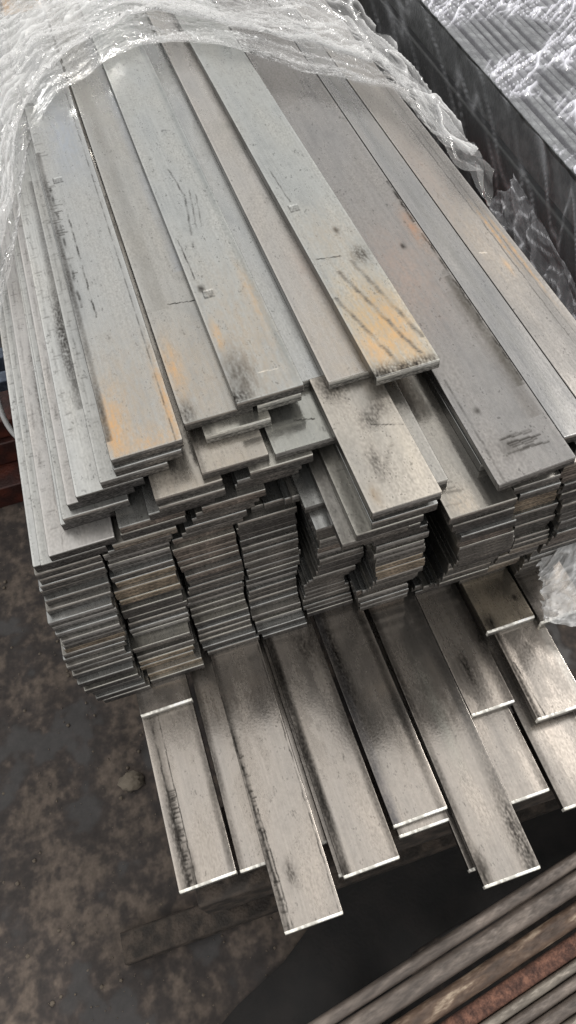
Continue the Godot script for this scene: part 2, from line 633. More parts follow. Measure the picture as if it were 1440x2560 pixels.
func floor_mat() -> StandardMaterial3D:
	var w := 768
	var cl: PackedByteArray = noises.cloud
	var mo: PackedByteArray = noises.mott
	var sp: PackedByteArray = noises.speck
	var ab := PackedByteArray()
	var rb := PackedByteArray()
	ab.resize(w * w * 3)
	rb.resize(w * w)
	for y in w:
		for x in w:
			var c: float = (cl[((x * 2 / 3) & 511) + ((y * 2 / 3) & 511) * 512] - 128) / 128.0
			var c2: float = (cl[((x * 2 + 200) & 511) + ((y * 2 + 90) & 511) * 512] - 128) / 128.0
			var m: float = (mo[((x * 4 / 3 + 77) & 511) + ((y * 4 / 3) & 511) * 512] - 128) / 128.0
			var s: float = (sp[((x) & 511) + ((y) & 511) * 512] - 128) / 128.0
			var f := smoothstep(-0.35, 0.75, c * 1.0 + c2 * 0.6 + m * 0.40)
			var q := 1.0 + 0.10 * s + 0.18 * m + 0.10 * c2
			var col := Color(0.192, 0.168, 0.158).lerp(Color(0.345, 0.307, 0.275), f * 0.85)
			var wet := smoothstep(0.2, 0.5, -c - 0.3 * c2)
			col = col.lerp(Color(0.15, 0.14, 0.14), wet * 0.7)
			var j := y * w + x
			ab[j * 3] = int(clampf(col.r * q, 0, 1) * 255)
			ab[j * 3 + 1] = int(clampf(col.g * q, 0, 1) * 255)
			ab[j * 3 + 2] = int(clampf(col.b * q, 0, 1) * 255)
			rb[j] = int(clampf(0.80 + 0.1 * f - 0.30 * wet, 0, 1) * 255)
	var mat := StandardMaterial3D.new()
	mat.albedo_texture = ImageTexture.create_from_image(Image.create_from_data(w, w, false, Image.FORMAT_RGB8, ab))
	mat.roughness_texture = ImageTexture.create_from_image(Image.create_from_data(w, w, false, Image.FORMAT_L8, rb))
	mat.roughness_texture_channel = BaseMaterial3D.TEXTURE_CHANNEL_RED
	mat.roughness = 1.0
	mat.uv1_scale = Vector3(1.15, 1.15, 1.0)
	mat.uv1_offset = Vector3(0.21, 0.37, 0)
	return mat


# A rectangular beam with rounded edges whose ends are on x; its own material all over.
func beam(called: String, at: Vector3, length: float, h: float, d: float, turn: float, mat: Material, label: String, category: String, r := 0.004) -> MeshInstance3D:
	var o := put(called, bar_mesh(d, h, length, r), mat)
	o.rotation.y = PI / 2 + turn
	o.position = at + Vector3(length, 0, 0).rotated(Vector3.UP, turn)
	tag(o, label, category)
	return o


func build_bearers() -> void:
	var wood := noise_mat(Color(0.15, 0.13, 0.115), Color(0.27, 0.235, 0.205), 0.015, 0.85, 0.0, 5.0, 14, 0.8)
	beam("timber_bearer", Vector3(-0.293, -0.4515, 0.288), 0.62, 0.07, 0.09, -0.02, wood, "dark square timber directly under the lowest bars", "timber")
	beam("timber_bearer", Vector3(-0.285, FLOOR_Y + 0.023, 0.275), 0.60, 0.104, 0.08, 0.0, wood, "dark timber between the upper timber and the plank", "timber")
	beam("floor_plank", Vector3(-0.417, FLOOR_Y, 0.293), 0.75, 0.022, 0.036, 0.0, wood, "dark plank on the floor, its end showing left of the timbers", "plank")
	var sheet := PackedVector2Array([Vector2(-0.352, 0.40), Vector2(-0.30, 0.372), Vector2(-0.235, 0.347), Vector2(-0.16, 0.30), Vector2(-0.05, 0.24), Vector2(0.30, 0.18), Vector2(0.36, 0.30), Vector2(0.05, 0.365), Vector2(-0.03, 0.375), Vector2(-0.085, 0.385), Vector2(-0.10, 0.42), Vector2(-0.16, 0.47), Vector2(-0.26, 0.53), Vector2(-0.40, 0.52)])  # black sheet added to stand for the shade on the floor here
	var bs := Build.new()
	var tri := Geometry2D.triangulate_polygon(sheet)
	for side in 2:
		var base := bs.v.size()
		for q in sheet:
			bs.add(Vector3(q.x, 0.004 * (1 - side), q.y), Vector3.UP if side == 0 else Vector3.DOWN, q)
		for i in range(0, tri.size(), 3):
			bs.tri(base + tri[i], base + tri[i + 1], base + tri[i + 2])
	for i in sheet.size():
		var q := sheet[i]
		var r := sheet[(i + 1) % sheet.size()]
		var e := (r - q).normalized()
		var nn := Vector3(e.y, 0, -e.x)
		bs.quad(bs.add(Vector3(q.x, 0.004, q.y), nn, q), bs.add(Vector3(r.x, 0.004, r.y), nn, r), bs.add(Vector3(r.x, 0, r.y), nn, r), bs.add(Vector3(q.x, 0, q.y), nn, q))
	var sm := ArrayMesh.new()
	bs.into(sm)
	var shade_slab := put("floor_shade_sheet", sm, noise_mat(Color(0.06, 0.055, 0.055), Color(0.10, 0.09, 0.085), 0.01, 0.85, 0.0, 4.0, 17, 0.3))
	shade_slab.position.y = FLOOR_Y + 0.004
	tag(shade_slab, "black sheet added as shade on the floor in front of the timbers", "rubber sheet")


# ------------------------------------------------------------------ the lowest bars, which stick out in front
func build_lower_bars() -> void:
	var edge := band(-0.08, 0.14, 0.5, GRIME)
	var edge2 := band(0.86, 1.08, 0.45, GRIME)
	var lm: Array = []
	for i in 4:
		lm.append(steel(80 + i, WARM, [edge, edge2], 0.30))
	var t_left := steel(91, WARM, [band(0.05, 0.30, 0.3, GRIME), line(0.2, 0.0, 0.13, 0.30, 1.4, 0.7, 0.2), line(0.32, 0.0, 0.28, 0.45, 0.5, 0.8, 0.1), ticks(0.15, 0.14, 0.0, 0.10, 60, 0.6), patch(0.17, 0.05, 0.08, 0.06, 0.7, GRIME, 0.1, 0.9), patch(0.30, 0.015, 0.06, 0.03, 0.7, GRIME, 0.1, 0.3), edge2], 0.32)
	var t_long := steel(92, WARM, [line(0.10, 0.0, 0.02, 0.25, 1.6, 0.8, 0.2), line(0.16, 0.0, 0.12, 0.12, 1.0, 0.7, 0.2), ticks(0.03, 0.1, 0.0, 0.18, 50, 0.6), patch(0.36, 0.05, 0.10, 0.014, 0.5, GRIME, 0.1, 0.8), line(0.93, 0.0, 0.96, 0.3, 0.8, 0.6), edge], 0.28)
	var t_dark := steel(93, WARM, [edge, edge2, band(-0.05, 0.18, 0.9, GRIME), patch(0.72, 0.25, 0.30, 0.03, 0.5, GRIME, 0.1, 0.7)], 0.30)
	var t_five := steel(94, WARM, [edge, band(0.80, 0.97, 0.5, GRIME), band(-0.05, 0.2, 0.6, Color(0.33, 0.33, 0.35)), patch(0.15, 0.2, 0.12, 0.12, 0.6, GRIME, 0.1, 0.8)], 0.28)
	var t_six := steel(95, WARM, [band(0.72, 1.1, 0.55, Color(0.30, 0.295, 0.29)), patch(0.86, 0.03, 0.16, 0.06, 0.6, GRIME, 0.1, 1.0), patch(0.1, 0.015, 0.1, 0.02, 0.8, GRIME, 0.1, 0.3), edge, patch(0.45, 0.18, 0.15, 0.07, 0.25, Color(0.60, 0.64, 0.60))], 0.27)
	var t_seven := steel(96, WARM, [patch(0.35, 0.05, 0.14, 0.03, 0.75, GRIME, 0.15, 0.7), edge2, band(0.7, 1.1, 0.5, GRIME)], 0.30)
	var t_nine := steel(97, Color(0.68, 0.64, 0.58), [patch(0.15, 0.01, 0.1, 0.012, 0.9, GRIME), patch(0.6, 0.05, 0.3, 0.02, 0.3, GRIME, 0.1, 0.7), patch(0.82, 0.03, 0.06, 0.005, 0.7, GRIME)], 0.30)
	var t_eight := steel(98, WARM, [band(0.0, 0.12, 0.8, GRIME), line(0.18, 0.0, 0.1, 0.07, 1.2, 0.8, 0.1), band(0.82, 1.0, 0.4, Color(0.8, 0.79, 0.76))], 0.27)
	var g := "lowest bars sticking out in front"
	bar(34, -0.3051, 0.0884, W, -0.011, lm[0], "short stepped-back flat bar end lying on the leftmost lowest bar", 1.3, 7, g, 0.0026)
	bar(35, -0.3045, 0.2742, W, -0.008, t_left, "leftmost lowest flat bar, with dark rubbed streaks at its left edge", 1.3, 7, g, 0.0026)
	bar(36, -0.2422, 0.2732, W, 0.003, lm[1], "half covered lowest bar just right of the leftmost one", 1.3, 7, g, 0.0026)
	bar(35, -0.2146, 0.3405, W, 0.004, t_long, "flat bar that sticks out furthest towards the viewer", 1.3, 7, g, 0.0026)
	bar(37, -0.1780, 0.2720, 0.030, 0.0, lm[2], "narrow sliver of bar low beside the furthest sticking-out bar", 1.3, 7, g, 0.0026)
	bar(36, -0.1480, 0.3080, W, -0.004, lm[3], "bar whose left edge shows under the dark-edged lowest bar", 1.3, 7, g, 0.0026)
	bar(35, -0.1439, 0.3120, W, -0.005, t_dark, "lowest bar with a dark left edge, right of the longest one", 1.3, 7, g, 0.0026)
	bar(36, -0.0762, 0.2928, 0.056, 0.0, lm[1], "bar end peeping out below the middle lowest bar", 1.3, 7, g, 0.0026)
	bar(35, -0.0792, 0.2835, W, -0.008, t_five, "middle lowest bar lying exactly over a second bar end", 1.3, 7, g, 0.0026)
	bar(37, -0.0200, 0.3430, 0.055, 0.0, lm[0], "dark bar low under the left edge of the long right bar", 1.3, 7, g, 0.0026)
	bar(35, -0.0161, 0.3627, W, 0.004, t_six, "long right lowest bar with a dark speckled right side", 1.3, 7, g, 0.0026)
	bar(35, 0.0456, 0.2032, 0.052, 0.0, t_seven, "shorter lowest bar with a dark smudge, right of the long one", 1.3, 7, g, 0.0026)
	bar(36, 0.0310, 0.2984, 0.060, 0.0, lm[2], "lowest bar stepping out under the smudged shorter bar", 1.3, 7, g, 0.0026)
	bar(36, 0.0950, 0.3210, W, 0.01, lm[3], "bar at the right frame edge, third of the descending steps", 1.3, 7, g, 0.0026)
	bar(34, 0.1071, 0.2327, W, 0.012, t_eight, "bright flat bar at the right, middle of the descending steps", 1.3, 7, g, 0.0026)
	bar(33, 0.0987, 0.1259, W, -0.012, t_nine, "short dull bar end just below the right part of the stack", 1.3, 7, g, 0.0026)
	bar(33, 0.1610, 0.1350, W, 0.0, lm[0], "lower right bar end partly covered by crumpled white film", 1.3, 7, g, 0.0026)


func build_columns() -> void:
	var c1 := [Vector3(10.0, -0.3343, 0.0168), Vector3(13.8, -0.3419, 0.0164), Vector3(17.7, -0.3463, 0.0342), Vector3(19.6, -0.3442, 0.0392), Vector3(23.4, -0.3537, 0.0412), Vector3(27.2, -0.3545, 0.0480), Vector3(30.1, -0.3524, 0.0553), Vector3(33.0, -0.3420, 0.0595)]
	var c2 := [Vector3(11.0, -0.2720, 0.0223), Vector3(14.8, -0.2752, 0.0197), Vector3(19.6, -0.2818, 0.0236), Vector3(24.4, -0.2829, 0.0253), Vector3(28.2, -0.2898, 0.0345), Vector3(31.1, -0.2891, 0.0421), Vector3(33.0, -0.2839, 0.0546)]
	var c3 := [Vector3(12.0, -0.2098, 0.0185), Vector3(16.0, -0.2122, 0.0162), Vector3(21.0, -0.2102, 0.0168), Vector3(26.0, -0.2181, 0.0146), Vector3(30.0, -0.2186, 0.0253), Vector3(33.0, -0.2187, 0.0295), Vector3(34.0, -0.2164, 0.0374)]
	var c4 := [Vector3(12.0, -0.1469, 0.0189), Vector3(15.8, -0.1467, 0.0162), Vector3(19.7, -0.1459, 0.0175), Vector3(24.4, -0.1493, 0.0189), Vector3(29.2, -0.1523, 0.0261), Vector3(33.0, -0.1513, 0.0367), Vector3(34.0, -0.1482, 0.0397)]
	var c5 := [Vector3(8.0, -0.0827, 0.0741), Vector3(12.0, -0.0800, 0.0650), Vector3(16.0, -0.0773, 0.0574), Vector3(20.0, -0.0759, 0.0530), Vector3(23.0, -0.0851, 0.0463), Vector3(26.0, -0.0919, 0.0378), Vector3(30.0, -0.0926, 0.0289), Vector3(34.0, -0.0897, 0.0270)]
	var c6 := [Vector3(7.0, -0.0517, 0.1063), Vector3(9.9, -0.0340, 0.0937), Vector3(14.7, -0.0293, 0.0897), Vector3(18.6, -0.0269, 0.0815), Vector3(22.4, -0.0264, 0.0751), Vector3(26.3, -0.0373, 0.0613), Vector3(34.0, -0.0278, 0.0421)]
	var c7 := [Vector3(5.0, 0.0167, 0.1291), Vector3(8.0, 0.0306, 0.1253), Vector3(13.0, 0.0421, 0.1123), Vector3(18.0, 0.0528, 0.1009), Vector3(21.0, 0.0518, 0.0902), Vector3(25.0, 0.0507, 0.0785), Vector3(28.0, 0.0467, 0.0677), Vector3(30.0, 0.0374, 0.0557), Vector3(34.0, 0.0425, 0.0452)]
	var c8 := [Vector3(3.0, 0.0723, 0.1200), Vector3(4.9, 0.0803, 0.1237), Vector3(6.7, 0.0803, 0.1204), Vector3(11.4, 0.0965, 0.1102), Vector3(17.0, 0.1135, 0.1000), Vector3(22.6, 0.1096, 0.0865), Vector3(27.3, 0.1131, 0.0714), Vector3(32.0, 0.0955, 0.0571)]
	var c9 := [Vector3(3.0, 0.1186, 0.1207), Vector3(5.8, 0.1241, 0.1182), Vector3(9.5, 0.1365, 0.1150), Vector3(14.2, 0.1472, 0.1140), Vector3(20.8, 0.1600, 0.0942), Vector3(26.4, 0.1561, 0.0843), Vector3(32.0, 0.1577, 0.0689)]
	column("leftmost column", 11, 33, c1, c2, 0, 40, 0.0655)
	column("second column from left", 11, 33, c2, c3, 0, 40, 0.0655)
	column("third column from left", 12, 34, c3, c4, 0, 40, 0.0650)
	column("fourth column from left", 12, 34, c4, c5)
	column("column right of the tall slot", 8, 34, c5, c6, 18, 27, 0.049)
	column("column left of the black gap", 7, 34, c6, c7, 7, 24, 0.0525)
	column("column right of the black gap", 5, 34, c7, c8)
	column("second column from the right", 3, 32, c8, c9)
	column("rightmost column", 3, 32, c9, [])


# ------------------------------------------------------------------ the loose uppermost bars
func build_top_bars() -> void:
	var b: Array = body_mats
	var s: Array = strip_mats
	# stepped bars in the broken zone above the columns
	bar(10, -0.2666, 0.0247, W, 0.0, b[0], "bar end at the top of the second column, under three stepped bars")
	bar(9, -0.2601, 0.0263, W, 0.0, b[1], "bar end two layers under the small pocket at the left")
	bar(8, -0.2495, 0.0246, W, 0.0, b[2], "bar end just under the small dark pocket at the left")
	bar(7, -0.2483, 0.0247, W, 0.0, b[3], "bar with a dark smudge floor in the small pocket at the left")
	bar(6, -0.2198, 0.0269, W, 0.0, b[0], "bar with a bright lip under the left inset bar")
	bar(5, -0.2093, 0.0303, 0.060, 0.0, b[1], "bar directly under the left inset bar with the pale corner", 1.3, 0)
	bar(4, -0.1259, 0.0292, 0.058, 0.0, b[2], "bar directly under the right one of the two inset plates", 1.3, 0)
	bar(5, -0.1382, 0.0264, W, 0.0, b[3], "second bar under the two inset plates", 1.3, 1)
	bar(6, -0.1403, 0.0225, W, 0.0, b[0], "third bar under the two inset plates", 1.3, 1)
	bar(7, -0.1740, 0.0288, W, 0.0, b[1], "fourth bar under the two inset plates, set to the left", 1.3, 4)
	bar(8, -0.1806, 0.0257, W, 0.0, b[2], "fifth bar under the two inset plates", 1.3, 1)
	bar(9, -0.1855, 0.0233, W, 0.0, b[3], "sixth bar under the two inset plates", 1.3, 1)
	bar(10, -0.1940, 0.0240, W, 0.0, b[0], "seventh bar under the two inset plates", 1.3, 0)
	bar(11, -0.1986, 0.0222, W, 0.0, b[1], "eighth bar under the inset plates, leaning over the third column", 1.3, 1)
	bar(11, -0.1294, 0.0158, 0.044, 0.0, b[2], "narrow bar end at the foot of the little steps", 1.3, 1)
	bar(10, -0.1175, 0.0231, 0.033, 0.0, b[3], "narrow bar, lowest of the little steps beside the dark slot", 1.3, 0)
	bar(9, -0.0990, 0.0314, 0.0155, 0.0, b[0], "narrow bar, middle of the little steps beside the dark slot", 1.3, 0)
	bar(8, -0.0935, 0.0383, 0.010, 0.0, b[1], "narrow bar, topmost of the little steps beside the dark slot", 1.3, 5)
	# left edge, stepped down to the left
	var gl := "bars stepping down at the left edge"
	bar(10, -0.3343, 0.0168, W, -0.004, s[0], "outermost of the stepped bars at the left edge of the bundle", 1.3, 2, gl)
	bar(9, -0.3247, 0.0246, 0.0595, -0.004, s[1], "second stepped bar from the left edge, with a whitish end lip", 1.3, 2, gl)
	bar(8, -0.3143, 0.0248, W, -0.003, s[2], "third stepped bar, with the broad bare corner at its end", 1.3, 2, gl)
	bar(7, -0.2973, 0.0027, 0.048, -0.004, s[0], "fourth stepped bar from the left edge, set back", 1.3, 2, gl)
	bar(6, -0.2928, 0.0050, W, -0.006, s[1], "fifth stepped bar from the left edge", 1.3, 0, gl)
	bar(5, -0.2848, -0.0010, 0.0595, -0.006, s[2], "sixth stepped bar from the left edge, with a dark streak", 1.3, 2, gl)
	bar(4, -0.2742, 0.0015, W, -0.008, s[0], "seventh stepped bar from the left edge", 1.3, 2, gl)
	bar(3, -0.2503, 0.0018, W, -0.010, s[1], "eighth stepped bar, second below the rusty left bar", 1.3, 1, gl)
	bar(2, -0.2356, 0.0009, W, -0.018, b[0], "bar directly below the rusty left bar", 1.3, 1, gl)
	# inset plates
	var plate := steel(101, Color(0.62, 0.60, 0.57), [patch(0.5, 0.0, 0.5, 0.02, 0.35, TAN), band(-0.05, 0.1, 0.3, GRIME)], 0.27)
	var plate2 := steel(102, Color(0.60, 0.60, 0.58), [line(0.45, 0.03, 0.75, 0.025, 0.6, 0.9, 0.0, 0.4), patch(0.4, 0.02, 0.5, 0.02, 0.3, Color(0.5, 0.5, 0.48))], 0.24)
	bar(4, -0.2098, 0.0282, W, -0.010, plate, "left inset bar with a pale corner, below the rusty left bar", 1.3, 0)
	bar(3, -0.1656, 0.0230, W, -0.006, plate, "left of the two inset plates, under the small bright bar", 1.3, 0)
	bar(3, -0.1010, 0.0248, W, -0.004, plate2, "right of the two inset plates, with a thin dark scratch", 1.3, 5)
	bar(2, -0.1539, -0.0066, W, 0.0, b[2], "small bright bar end tucked below the tan tipped bar", 1.3, 7)
	bar(7, -0.0880, 0.0600, W, 0.0, b[3], "bar with a stubby end left of the speckled plate", 1.3, 1)
	bar(6, -0.0720, 0.1125, W, 0.006, b[1], "third bar below the speckled plate, showing a rough left edge", 1.3, 1)
	bar(5, -0.0600, 0.1139, W, 0.0, b[2], "second bar below the speckled plate", 1.3, 2)
	bar(4, -0.0465, 0.1131, 0.0585, 0.0, b[0], "bar directly below the speckled plate", 1.3, 0)
	bar(3, -0.0345, 0.0996, W, 0.010, b[1], "bar whose edge shows along the right side of the speckled plate", 1.3, 5)
	var t_p := steel(103, Color(0.60, 0.585, 0.56), [patch(0.25, 0.01, 0.22, 0.02, 0.6, TAN, 0.1, 0.5), patch(0.4, 0.05, 0.5, 0.03, 0.2, Color(0.45, 0.45, 0.44)), ticks(0.0, 0.3, 0.0, 0.04, 6, 0.3)], 0.24)
	bar(4, 0.0142, 0.1306, W, 0.0, t_p, "smooth plate right of the speckled one, half under the wide bar", 1.3, 0)
	var t_f := steel(104, Color(0.635, 0.615, 0.585), [patch(0.3, 0.14, 0.25, 0.02, 0.6, GRIME, 0.1, 0.9), patch(0.55, 0.09, 0.14, 0.012, 0.55, GRIME, 0.1, 0.8), patch(0.75, 0.10, 0.16, 0.012, 0.45, GRIME, 0.1, 0.8), patch(0.35, 0.045, 0.12, 0.02, 0.4, GRIME, 0.1, 0.9), patch(0.85, 0.05, 0.2, 0.05, 0.4, Color(0.70, 0.67, 0.62)), line(0.7, 0.06, 0.3, 0.025, 5.0, 0.25, 0.3, 4.0, 0.4), line(0.55, 0.085, 0.98, 0.075, 0.8, 0.4, 0.3), patch(0.15, 0.015, 0.08, 0.012, 0.5, Color(0.45, 0.38, 0.3))], 0.42, 1.4)
	bar(2, -0.0480, 0.1164, W, -0.006, t_f, "tan speckled plate pulled out furthest from the top layer", 0.155, 5)
	bar(3, 0.0560, 0.0956, 0.0155, 0.0, b[3], "narrow bar with a bright end under the wide scratched bar", 1.3, 7)
	# the named bars on top, left to right
	var gt := "bars of the top layer"
	var t_a := steel(105, STEEL, [patch(0.5, 0.06, 0.6, 0.10, 0.55, TAN, 0.05), patch(0.14, 0.025, 0.12, 0.035, 0.7, ORANGE, 0.1, 0.3), patch(0.2, 0.05, 0.22, 0.04, 0.3, ORANGE, 0.1, 0.5), patch(0.93, 0.05, 0.08, 0.06, 0.6, ORANGE, 0.1, 0.3), patch(0.6, 0.005, 0.5, 0.02, 0.35, ORANGE, 0.1, 0.5), patch(0.6, 0.52, 0.35, 0.10, 0.5, BLUE, -0.05), line(0.90, 0.0, 0.90, 0.85, 0.7, 0.45, 0.2, 0.6), line(0.14, 0.2, 0.12, 0.42, 2.0, 0.6, 0.5), line(0.32, 0.18, 0.30, 0.36, 1.2, 0.7, 0.4), band(-0.02, 0.12, 0.55, GRIME, 0.1, 0.02, 0.5), ticks(0.02, 0.2, 0.25, 0.75, 40, 0.5), {"t": "stamp", "u": 0.2, "v": 0.425}], 0.33)
	bar(1, -0.2350, -0.0016, 0.0625, -0.013, t_a, "rusty tipped bar at the left of the top, orange at both corners", 1.3, 1, gt)
	var t_b := steel(106, Color(0.62, 0.615, 0.60), [patch(0.4, 0.05, 0.6, 0.09, 0.5, TAN, 0.05), patch(0.12, 0.07, 0.14, 0.04, 0.5, ORANGE, 0.1, 0.3), patch(0.1, 0.01, 0.12, 0.015, 0.5, GRIME, 0.1, 0.7), band(0.05, 0.4, 0.35, Color(0.45, 0.44, 0.42), 0.1, 0.15, 0.9), line(0.35, 0.155, 0.95, 0.148, 0.7, 0.8, 0.2), band(0.6, 0.95, 0.3, BLUE, -0.05, 0.2, 0.8)], 0.34)
	bar(1, -0.1680, -0.0181, 0.062, -0.0155, t_b, "tan tipped bar right of the long black gap", 1.3, 0, gt)
	bar(1, -0.1034, -0.0158, 0.041, -0.012, b[2], "narrow bar end hidden below the stamped wide bar", 1.3, 7, gt)
	bar(2, -0.0930, -0.0381, 0.0585, -0.008, b[0], "recessed bar with a bright end, right of the stamped bar", 1.3, 7, gt)
	var t_c := steel(107, Color(0.64, 0.645, 0.637), [patch(0.5, 0.07, 0.7, 0.12, 0.6, TAN, 0.05), patch(0.12, 0.085, 0.07, 0.02, 0.6, ORANGE, 0.1, 0.3), patch(0.20, 0.03, 0.25, 0.035, 0.45, GRIME, 0.1, 0.3), patch(0.05, 0.005, 0.2, 0.01, 0.8, GRIME, 0.1, 0.8), patch(0.85, 0.13, 0.10, 0.05, 0.3, ORANGE, 0.1, 0.3), line(0.45, 0.028, 0.75, 0.026, 0.5, 0.7, 0.2, 0.5, 0.85), {"t": "stamp", "u": 0.15, "v": 0.140}, patch(0.15, 0.155, 0.06, 0.006, 0.8, GRIME), line(0.12, 0.17, 0.1, 0.24, 0.7, 0.8, 0.4), line(0.42, 0.37, 0.5, 0.31, 1.2, 0.55, 0.3, 3.0), line(0.5, 0.31, 0.3, 0.22, 1.6, 0.5, 0.3, 2.0), line(0.62, 0.32, 0.45, 0.24, 1.2, 0.4, 0.3, 2.0), line(0.70, 0.31, 0.56, 0.25, 1.0, 0.35, 0.3, 2.0), band(0.86, 1.04, 0.35, Color(0.42, 0.44, 0.44))], 0.40, 1.2)
	bar(0, -0.1207, -0.0151, 0.061, -0.0133, t_c, "wide top bar with a stamped square and a tan grimy tip", 1.3, 0, gt)
	var t_d := steel(108, Color(0.635, 0.622, 0.605), [patch(0.5, 0.03, 0.7, 0.10, 0.4, TAN, 0.05), patch(0.6, 0.15, 0.3, 0.05, 0.35, PINK), patch(0.55, 0.4, 0.3, 0.02, 0.35, Color(0.48, 0.48, 0.46)), patch(0.5, 0.44, 0.3, 0.015, 0.35, Color(0.48, 0.48, 0.46))], 0.34)
	bar(1, -0.0369, -0.0196, W, -0.006, t_d, "bar between two dark grooves with a clean tan tip", 1.3, 7, gt)
	var t_e := steel(109, Color(0.635, 0.64, 0.63), [patch(0.5, 0.06, 0.6, 0.08, 0.75, Color(0.72, 0.60, 0.44), 0.1), patch(0.2, 0.03, 0.25, 0.03, 0.4, ORANGE, 0.1, 0.3), patch(0.7, 0.05, 0.25, 0.05, 0.35, ORANGE, 0.1, 0.3), line(0.32, 0.145, 0.78, 0.012, 3.4, 0.6, 0.2, 2.0, 0.33), line(0.60, 0.155, 0.95, 0.03, 3.6, 0.55, 0.25, 2.0, 0.33), line(0.06, 0.11, 0.42, 0.008, 3.2, 0.55, 0.25, 2.0, 0.3), line(0.1, 0.17, 0.5, 0.165, 2.0, 0.5, 0.4, 2.0), patch(0.1, 0.0, 0.25, 0.012, 0.9, GRIME, 0.1, 0.9), patch(0.6, 0.002, 0.5, 0.008, 0.7, GRIME, 0.1, 0.9), patch(0.8, 0.16, 0.15, 0.015, 0.6, GRIME, 0.1, 0.9), {"t": "stamp", "u": 0.12, "v": 0.252}, patch(0.65, 0.205, 0.05, 0.006, 0.9, GRIME), line(0.2, 0.27, 0.15, 0.34, 0.8, 0.5, 0.3, 1.5), patch(0.5, 0.2, 0.6, 0.06, 0.4, TAN)], 0.40, 1.2)
	bar(0, 0.0, 0.0, W, -0.012, t_e, "highest top bar with three dark scuffed streaks on its orange tip", 1.3, 7, gt)
	var t_g := steel(110, Color(0.545, 0.535, 0.527), [line(0.965, 0.09, 0.96, 0.31, 1.4, 0.9, 0.35, 1.5, 0.16), line(0.93, 0.085, 0.90, 0.25, 3.0, 0.45, 0.5, 4.0, 0.25), band(0.84, 0.99, 0.6, Color(0.28, 0.27, 0.25), 0.1, 0.085, 0.24), line(0.95, 0.33, 0.97, 0.41, 1.6, 0.9, 0.3, 1.5), patch(0.88, 0.32, 0.10, 0.04, 0.45, Color(0.72, 0.5, 0.36), 0.1, 0.3), patch(0.4, 0.26, 0.5, 0.09, 0.6, PINK), ticks(0.3, 0.45, 0.022, 0.045, 11, 0.55), patch(0.35, 0.03, 0.15, 0.012, 0.4, GRIME), line(0.1, 0.0, 0.1, 0.12, 1.2, 0.35), patch(0.6, 0.3, 0.04, 0.005, 0.9, GRIME), patch(0.25, 0.075, 0.04, 0.004, 0.9, GRIME), band(0.72, 0.98, 0.3, Color(0.36, 0.34, 0.32), 0.1, 0.05, 0.22)], 0.36, 1.2)
	var o := bar(2, 0.0566, 0.1257, 0.066, 0.010, t_g, "wide tilted bar with a long black scratch along its right edge", 1.3, 5, gt)
	o.rotation.z = deg_to_rad(7.5)
	var t_h := steel(111, Color(0.565, 0.56, 0.555), [band(0.3, 0.6, 0.3, Color(0.45, 0.45, 0.44))], 0.36)
	bar(1.08, 0.1209, 0.1064, 0.0295, 0.011, t_h, "plain grey strip right of the black scratched wide bar", 1.3, 0, gt)
	var t_i := steel(112, Color(0.60, 0.585, 0.57), [patch(0.3, 0.27, 0.5, 0.12, 0.35, TAN), patch(0.2, 0.40, 0.4, 0.10, 0.3, PINK), patch(0.72, 0.27, 0.04, 0.05, 0.7, ORANGE, 0.1, 0.7), patch(0.85, 0.24, 0.04, 0.07, 0.7, ORANGE, 0.1, 0.7), patch(0.5, 0.22, 0.05, 0.012, 0.6, ORANGE), line(0.15, 0.25, 0.3, 0.248, 0.8, 0.9, 0.0, 0.4, 0.85), line(0.65, 0.05, 0.66, 0.5, 0.8, 0.5), line(0.8, 0.05, 0.8, 0.6, 0.8, 0.4), band(0.62, 1.0, 0.3, Color(0.42, 0.41, 0.40))], 0.36, 1.2)
	bar(1, 0.1503, 0.1200, 0.046, 0.0116, t_i, "bar at the right edge with tan and orange rust stripes", 1.3, 5, gt)
	bar(2, 0.1885, 0.1100, 0.012, 0.0116, b[2], "outermost narrow bar along the right edge of the top", 1.3, 5, gt)
	bar(2, 0.1320, 0.1120, 0.055, 0.0116, b[3], "bar directly below the plain grey bar at the right", 1.3, 5, gt)


